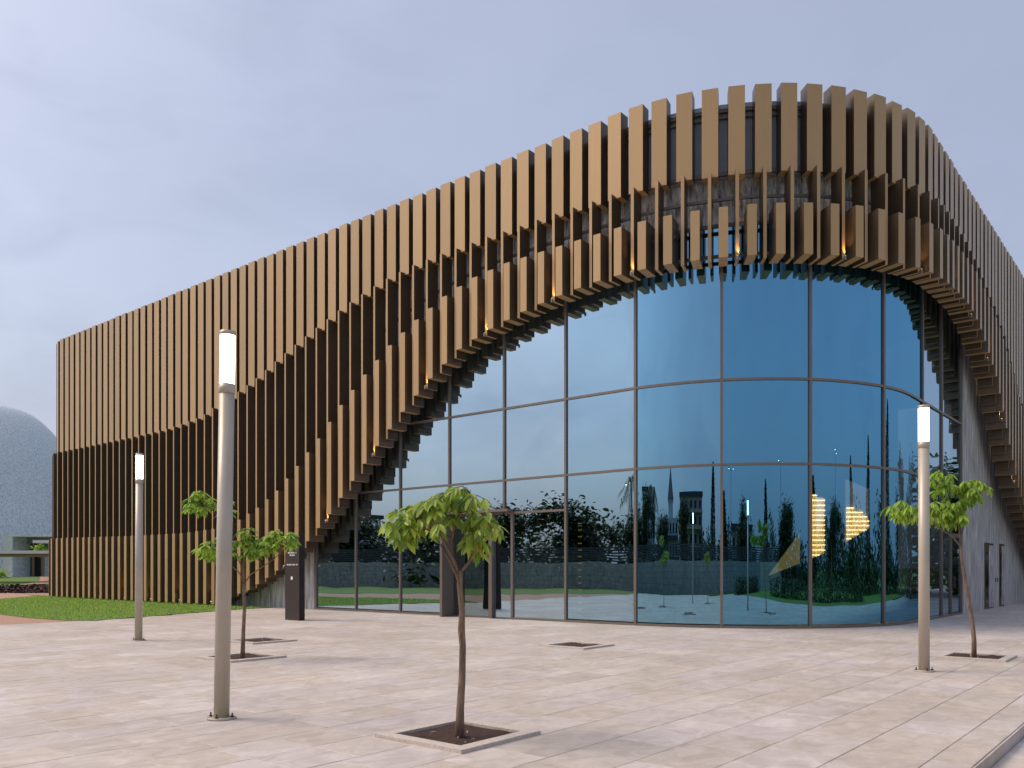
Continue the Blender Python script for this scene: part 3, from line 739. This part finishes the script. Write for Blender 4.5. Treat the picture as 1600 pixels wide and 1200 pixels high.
# ------------------------------------------------------------------ totem sign
X, Y = gpt(445.5, 968.5); tw, td, th = .69, .20, 2.54
sign = empty('totem_sign', (X, Y, 0), 'dark brown upright totem sign with small white lettering beside the entrance glass', 'sign')
MB().box(X, X + tw, Y, Y + td, -.02, th).build('body', 'totem', sign)
fr = MB().box(X + tw + .001, X + tw + .012, Y + .015, Y + td - .015, .02, th - .03).build('fret_panel', 'totem_fret', sign)
for k in range(60):
    z = .06 + k * .0405
    for q in range(3):
        MB().box(X + tw + .0125, X + tw + .020, Y + .03 + q * .05, Y + .065 + q * .05, z, z + .022).build('fret_tile', 'totem', fr)
def marks(z, h, x0, x1, n, name, gaps=()):
    g = MB(); w = (x1 - x0) / n
    for k in range(n):
        if k in gaps: continue
        a = X + x0 + k * w; t = random.random()
        g.box(a + w * .05, a + w * .32, Y - .004, Y - .0005, z, z + h)
        g.box(a + w * .34, a + w * .85, Y - .004, Y - .0005, z + h * (.65 if t > .4 else .0), z + h * (1.0 if t > .4 else .35))
        if t > .3: g.box(a + w * .60, a + w * .85, Y - .004, Y - .0005, z + (0 if t > .6 else h * .36), z + h * (.62 if t > .4 else .9))
    return tag(g.build(name, 'sign_white', sign), kind='stuff')
marks(2.28, .045, .06, .62, 9, 'emblem_row', (2, 3)); marks(1.98, .045, .14, .56, 10, 'lettering', (8,)); marks(1.91, .045, .23, .48, 6, 'lettering')
marks(1.63, .040, .08, .62, 17, 'lettering', (8, 13))
g = MB(); cx, cz = X + .33, 1.25
g.poly([(cx + .05 * math.cos(a), Y - .003, cz + .055 * math.sin(a)) for a in np.linspace(0, 2 * math.pi, 21)[:-1]]).build('round_emblem', 'sign_white', sign)

# ------------------------------------------------------------------ domed building far left
ZD_ = 92.0; cx, cy = cam2w((-70 - 800) / F * ZD_, ZD_)
dome = empty('shingled_dome_building', (cx, cy, .7), 'blue-grey shingled conical building rising behind the left end of the fins', 'building')
prof = [(635, 60), (636, 82), (639, 98), (645, 110), (655, 122), (668, 134), (684, 147), (702, 160), (730, 178), (765, 195), (800, 208), (850, 222), (905, 232)]
g = MB(); n = 96
pr = [(0.0, CH + (YH - 634.6) * ZD_ / F)] + [(r * ZD_ / F, CH + (YH - y) * ZD_ / F) for y, r in prof]
for r, z in pr: g.v += [(cx + r * math.cos(6.28319 * k / n), cy + r * math.sin(6.28319 * k / n), z) for k in range(n)]
for i in range(len(pr) - 1):
    g.f += [(i*n + k, (i+1)*n + k, (i+1)*n + (k+1) % n, i*n + (k+1) % n) for k in range(n)]
shell = g.build('shell', 'shingles', dome, True)
def on_dome(y, ang, lift=.05):
    r = float(np.interp(y, [p[0] for p in prof], [p[1] for p in prof])) * ZD_ / F + lift; z = CH + (YH - y) * ZD_ / F
    return Vector((cx + r * math.cos(ang), cy + r * math.sin(ang), z))
a_right = math.atan2(-cx, cy)                 # silhouette direction seen from the plaza
for rowi, da in enumerate((.08, .20, .42)):
    for k in range(13 - rowi * 2):
        p = on_dome(641 + k * 5.4 + rowi * 6, a_right - da - .010 * k, .03); r = .038
        MB().tube([p - Vector((0, 0, r)), p, p + Vector((0, 0, r))], [r * .6, r, r * .6], 6).build('ridge_light', 'sign_white', shell)
# its porch
def cbox(px0, px1, y0, y1, Z0, Z1):           # camera-facing block between two depths
    a, b = at(px0, y1, Z0), at(px1, y1, Z0); c = Vector(cam2w((px1 - 800) / F * Z0, Z0 + 0) + (0,)); d = Vector((-SA, CA, 0)) * (Z1 - Z0)
    zt = at(px0, y0, Z0).z; up = Vector((0, 0, zt - a.z))
    return MB().hexa([a, b, b + d, a + d], [a + up, b + up, b + d + up, a + d + up])
cbox(5, 13.5, 834.5, 903, 76.4, 84).build('porch_wall', 'plaster', dome)
cbox(13.6, 19.5, 834, 903, 76.2, 84).build('porch_wall', 'shingles', dome)
cbox(19.6, 110, 834, 838.4, 76.2, 84).build('porch_lintel', 'shingles', dome)
cbox(19.6, 110, 838.6, 849, 78.5, 84).build('porch_soffit', 'slate_panel', dome)
pg = cbox(19.6, 50, 849.2, 902.5, 79, 79.2).build('porch_glass', 'green_glass', dome)
for q in (27, 35, 43): cbox(q, q + .5, 849.5, 902.3, 78.85, 78.98).build('glass_joint', 'green_glass', pg)
cbox(50.1, 53, 849.2, 902.5, 78.9, 79.2).build('door_post', 'canopy_timber', dome)
cbox(53.1, 64, 868, 902.5, 79.1, 79.2).build('porch_door', 'dark_glass', dome)
cbox(53.1, 110, 849.2, 867.9, 79.0, 79.2).build('porch_glass', 'green_glass', dome)
cbox(64.1, 67, 868, 902.5, 78.9, 79.2).build('door_post', 'canopy_timber', dome)
can = empty('walkway_canopy', cam2w((20 - 800) / F * 66, 66) + (.4,), 'long flat white-topped walkway canopy in front of the domed building', 'canopy')
cbox(-120, 140, 860.2, 865, 64, 67).build('roof_slab', 'white_canopy', can)
cbox(-120, 140, 865.1, 869.5, 64.3, 66.7).build('timber_soffit', 'canopy_timber', can)
for q in (-60, 100): cbox(q, q + 3, 869.6, 896, 65, 65.2).build('canopy_post', 'white_canopy', can)
can2 = empty('entrance_canopy', cam2w((80 - 800) / F * 70, 70) + (.5,), 'small upper white canopy slab seen between dome porch and bronze fins', 'canopy')
cbox(51, 130, 844, 848.5, 71, 75).build('roof_slab', 'white_canopy', can2)
cbox(96, 99, 848.6, 898, 72, 72.2).build('canopy_post', 'white_canopy', can2)

def leaf_cloud(n, fn, L, rnd):
    g = MB(); v0, f0 = leaf_geo(1.0, .3, .2)
    for _ in range(n):
        p = fn(rnd); a = rnd.uniform(0, 6.28); d = Vector((math.cos(a), math.sin(a), rnd.uniform(-.8, .6))).normalized()
        up = Vector((rnd.gauss(0, .5), rnd.gauss(0, .5), 1)); x = d.cross(up).normalized(); z = x.cross(d); l = L * rnd.uniform(.6, 1.3); i = len(g.v)
        g.v += [tuple(p + x * (q[0] * l) + d * (q[1] * l) + z * (q[2] * l)) for q in v0]; g.f += [tuple(k + i for k in f) for f in f0]
    return g
rnd = random.Random(11)
def hedge_fn(r):
    px = r.uniform(-60, 90); Z = r.uniform(51, 59); X, Y = cam2w((px - 800) / F * Z, Z); return Vector((X, Y, .02 + (Z - 51) * .02 + abs(r.gauss(0, .10))))
h = leaf_cloud(3800, hedge_fn, .22, rnd).build('ground_cover', 'hedge_red'); tag(h, 'low dark red ground cover bed between terracotta path and far lawn', 'plants', kind='stuff')
def shrub(px, py, Z, r, lab):
    p = at(px, py, Z); e = empty('garden_shrub', (p.x, p.y, max(.3, p.z - r)), lab, 'shrub')
    MB().tube([(p.x, p.y, p.z - r * 1.4), (p.x, p.y, p.z)], [.05, .02], 6).build('stem', 'bark', e)
    leaf_cloud(260, lambda q: p + Vector((q.gauss(0, r * .5), q.gauss(0, r * .5), q.gauss(0, r * .35))), .25, rnd).build('foliage', 'leaf_fresh', e)
shrub(63, 858, 72.5, .55, 'small bright green shrub under the upper white canopy')
shrub(-2, 897, 74, .6, 'green shrub at the left edge against the domed building')

# ------------------------------------------------------------------ what the glass mirrors: garden side behind the camera
def rear_tree(x, y, h, w, seed, label, conif=False, trunk_h=.25):
    r = random.Random(seed); e = empty('cypress_tree' if conif else 'garden_tree', (x, y, -.1), label, 'tree', 'trees mirrored in the glass')
    MB().tube([(x, y, -.1), (x + r.uniform(-.2, .2), y, h * .5), (x, y, h * .8)], [.05 * w + .06, .03 * w + .04, .03], 8).build('trunk', 'bark', e, True)
    if not conif:
        for k in range(4):
            a = r.uniform(0, 6.28); MB().tube([(x, y, h * .35), (x + math.cos(a) * w * .3, y + math.sin(a) * w * .3, h * .7)], [.06, .02], 6).build('limb', 'bark', e)
    lumps = [(r.gauss(0, .28) * w, r.gauss(0, .28) * w, r.uniform(trunk_h + .12, .92) * h) for _ in range(14)]
    def fn(q):
        if conif:
            t = q.random() ** 1.2; a = q.uniform(0, 6.28); rr = w * .5 * (1 - t) ** .6 * min(1, t * 12 + .4) * q.uniform(.6, 1.05)
            return Vector((x + rr * math.cos(a), y + rr * math.sin(a), h * (.06 + .94 * t)))
        c = q.choice(lumps); return Vector((x + c[0] + q.gauss(0, .15) * w, y + c[1] + q.gauss(0, .15) * w, c[2] + q.gauss(0, .08) * h))
    leaf_cloud(4200, fn, .05 * w + .14, r).build('crown', 'leaf_dark', e)
def palm(x, y, h, label):
    r = random.Random(int(x * 10)); e = empty('palm_tree', (x, y, -.1), label, 'tree', 'trees mirrored in the glass')
    MB().tube([(x, y, -.1), (x + .3, y, h * .5), (x + .1, y, h)], [.28, .2, .16], 8).build('trunk', 'bark', e, True)
    for k in range(16):
        a = k * .3927 + r.uniform(-.2, .2); L = 3.0; up = r.uniform(.2, 1.2); g = MB(); pts = [Vector((x + .1 + math.cos(a) * L * t, y + math.sin(a) * L * t, h + up * 2 * t - 2.9 * t * t)) for t in np.linspace(0, 1, 8)]
        sd = Vector((-math.sin(a), math.cos(a), 0))
        for i in range(7):
            for q in np.linspace(0, 1, 4)[:-1]:
                p = pts[i] + (pts[i+1] - pts[i]) * float(q)
                for s_ in (-1, 1): g.poly([p, p + (pts[i+1] - pts[i]) * .2, p + sd * s_ * .55 + (pts[i+1] - pts[i]) * .6 - Vector((0, 0, .35))])
        g.build('frond', 'leaf_dark', e)
rw = empty('retaining_wall', (-36, -9, 0), 'coursed grey stone garden wall mirrored in the lower glass', 'wall')
WALL = [(-70, -1), (-52, -6.5), (-36, -10), (-20, -12.5), (-4, -12.5), (8, -11), (20, -6), (26, 1)]
for (xa, ya), (xb, yb) in zip(WALL, WALL[1:]):
    L = math.hypot(xb - xa, yb - ya); ux, uy = (xb - xa) / L, (yb - ya) / L; nx, ny = -uy, ux
    seg = MB(); rr = random.Random(int(xa * 7))
    z = -.1
    for c in range(6):
        t = 0 if c % 2 == 0 else -.4
        while t < L:
            l = rr.uniform(.55, 1.0); t0, t1 = max(0, t) + .012, min(L, t + l) - .012; d = rr.uniform(0, .03)
            if t1 > t0:
                q = lambda tt, o, zz: (xa + ux * tt + nx * o, ya + uy * tt + ny * o, zz)
                seg.hexa([q(t0, -.3, z), q(t1, -.3, z), q(t1, .02 + d, z), q(t0, .02 + d, z)], [q(t0, -.3, z + .335), q(t1, -.3, z + .335), q(t1, .02 + d, z + .335), q(t0, .02 + d, z + .335)])
            t += l
        z += .35
    tag(seg.build('stone_courses', 'wall_reflected', rw), kind='stuff')
    fe = MB()
    for k in range(6): q = lambda o, zz: [(xa - nx * o, ya - ny * o, zz), (xb - nx * o, yb - ny * o, zz)]; a, b = q(.15, 2.1 + k * .17); c, d = q(.18, 2.1 + k * .17); fe.hexa([a, b, d, c], [(*p[:2], p[2] + .11) for p in (a, b, d, c)])
    tag(fe.build('fence_rails', 'fence_dark', rw), kind='stuff')
ORD = 'first second third fourth fifth sixth seventh eighth ninth tenth eleventh twelfth thirteenth fourteenth fifteenth sixteenth seventeenth eighteenth nineteenth twentieth twenty-first twenty-second'.split()
for i, (x, y, h, w, cf) in enumerate([(-58, -8, 6, 5, 0), (-50, -11, 5, 4, 0), (-44, -13, 7, 5, 0), (-38, -15, 6.5, 5, 0), (-31, -15.5, 5.5, 5, 0), (-26, -17, 7, 5, 0), (-17, -17, 5, 4, 0), (-8, -17, 6, 4, 0), (4, -16, 9, 2.6, 1), (9, -15, 7, 2.4, 1), (16, -12, 6, 4, 0), (24, -6, 8, 2.6, 1), (27, 2, 6, 5, 0), (30, 14, 8, 2.4, 1), (31, 22, 6, 5, 0), (29, 31, 9, 2.6, 1), (24, 38, 10, 2.8, 1), (17, 46, 12, 3.2, 1), (11, 52, 9, 4, 0), (6, 60, 8.5, 5, 0), (1, 66, 9, 5, 0), (-2.5, 75, 8, 4.5, 0)]):
    rear_tree(x, y, h, w, 100 + i, '%s %s mirrored in the glass, %s of the row from left' % (('tall' if h > 8 else 'low' if h < 6 else 'mid-height'), ('dark slender cypress' if cf else 'dark leafy garden tree'), ORD[i]), bool(cf))
palm(-33.5, -19, 8.5, 'feathery palm tree mirrored in the glass above the entrance'); palm(-22, -20, 7.5, 'shorter palm tree mirrored in the glass right of the entrance')
def block(name, x, y, w, d, h, m, label, floors=4, tower=False):
    e = empty(name, (x, y, -.1), label, 'building')
    ang = math.atan2(-x - 10, y - 22) ; c_, s_ = math.cos(ang), math.sin(ang)
    Q = lambda u, v, z: (x + c_ * u - s_ * v, y + s_ * u + c_ * v, z)
    def bx(nm, u0, u1, v0, v1, z0, z1, mm, par): return MB().hexa([Q(u0, v0, z0), Q(u1, v0, z0), Q(u1, v1, z0), Q(u0, v1, z0)], [Q(u0, v0, z1), Q(u1, v0, z1), Q(u1, v1, z1), Q(u0, v1, z1)]).build(nm, mm, par)
    bx('wall', -w/2, w/2, -d/2, d/2, -.1, h, m, e)
    for f in range(floors):
        for k in range(5):
            u = -w/2 + w * (k + .25) / 5; z = h * (f + .3) / floors
            for sv in (-1, 1): bx('window', u, u + w * .1, *(sorted((sv * d / 2, sv * (d / 2 + .05)))), z, z + h * .45 / floors, 'dark_glass', e)
        for sv in (-1, 1): bx('balcony', -w/2 - .1, w/2 + .1, *(sorted((sv * d/2 + sv * .06, sv * (d/2 + .8)))), h * f / floors, h * (f + .2) / floors, 'roof_dark' if tower else m, e)
    if tower:
        bx('tower', -w * .16, w * .16, -d * .3, d * .3, h, h * 1.35, m, e); g = MB(); a = h * 1.35
        g.v = [Q(-w*.2, -d*.36, a), Q(w*.2, -d*.36, a), Q(w*.2, d*.36, a), Q(-w*.2, d*.36, a), Q(0, 0, a + h * .55)]; g.f = [(3, 2, 1, 0), (0, 1, 4), (1, 2, 4), (2, 3, 4), (3, 0, 4)]; g.build('spire', 'roof_dark', e)
    bx('roof', -w/2 - .3, w/2 + .3, -d/2 - .3, d/2 + .3, h, h + .4, 'roof_dark', e) if not tower else None
block('tower_house', -15, -40, 9, 9, 6, 'plaster', 'pale house with pointed dark tower mirrored in the glass', 3, True)
block('apartment_block', -2, -38, 13, 10, 8.0, 'plaster_tan', 'tan apartment block with balconies mirrored in the curved glass', 5)
block('garden_pavilion', 19, -17, 9, 7, 4.5, 'plaster_tan', 'low brown block mirrored in the glass near the corner mullion', 2)
block('white_house', -78, -20, 14, 9, 7, 'plaster', 'white house mirrored in the leftmost glass panes', 2)
block('office_block', -34, -52, 10, 10, 10, 'plaster', 'grey round-topped office block mirrored in the glass right of the entrance', 5)

# far belt of trees all round the garden side, one mass
def belt_fn(q):
    a = q.uniform(-2.75, 1.5); d = q.uniform(42, 60) + 6 * math.sin(a * 7); top = 3.2 + 1.6 * math.sin(a * 23) + 1.2 * math.sin(a * 51 + 1)
    return Vector((-8 + d * math.cos(a), 10 + d * math.sin(a) * .95, q.uniform(-.1, max(1.2, top)) + abs(q.gauss(0, .4))))
tag(leaf_cloud(26000, belt_fn, .75, random.Random(5)).build('tree_belt', 'leaf_dark'), 'dark belt of trees beyond the garden mirrored in the glass', 'trees', kind='stuff')
def bed_fn(q):
    t = q.random(); k = q.choice((0, 1, 2)); c = ((12, -4.5), (14.5, 10), (13, 24))[k]; w = ((5, 1.2), (1.3, 6), (1.3, 7))[k]
    return Vector((c[0] + q.uniform(-1, 1) * w[0], c[1] + q.uniform(-1, 1) * w[1], -.1 + q.uniform(0, 1.0) ** 1.4 * 1.1))
tag(leaf_cloud(5200, bed_fn, .28, random.Random(6)).build('shrub_beds', 'leaf_dark'), 'low dark shrub beds along the lower pavement mirrored in the glass', 'shrubs', kind='stuff')
def street_lamp(x, y, h, label):
    e = empty('street_lamp', (x, y, -.1), label, 'street lamp', 'tall street lamps mirrored in the glass')
    MB().tube([(x, y, -.1), (x, y, h)], [.11, .06], 10).build('pole', 'fence_dark', e, True)
    for sgn in (-1, 1):
        MB().tube([(x, y, h - .05), (x + .6 * sgn, y + .2 * sgn, h + .25), (x + 1.1 * sgn, y + .35 * sgn, h + .3)], .04, 6).build('arm', 'fence_dark', e)
        hd = MB().box(x + 1.1 * sgn - .25, x + 1.1 * sgn + .25, y + .35 * sgn - .12, y + .35 * sgn + .12, h + .22, h + .33).build('lamp_head', 'fence_dark', e)
        MB().box(x + 1.1 * sgn - .2, x + 1.1 * sgn + .2, y + .35 * sgn - .09, y + .35 * sgn + .09, h + .19, h + .218).build('lens', 'lamp_white', hd)
street_lamp(-38, -24, 8.5, 'double-armed street lamp mirrored beside the palm above the entrance')
street_lamp(16, -22, 9.5, 'double-armed street lamp mirrored near the corner mullion')
street_lamp(30, -2, 9.5, 'double-armed street lamp mirrored left of the gold slatted panel')
street_lamp(36, 24, 10, 'double-armed street lamp mirrored right of the pale panel')
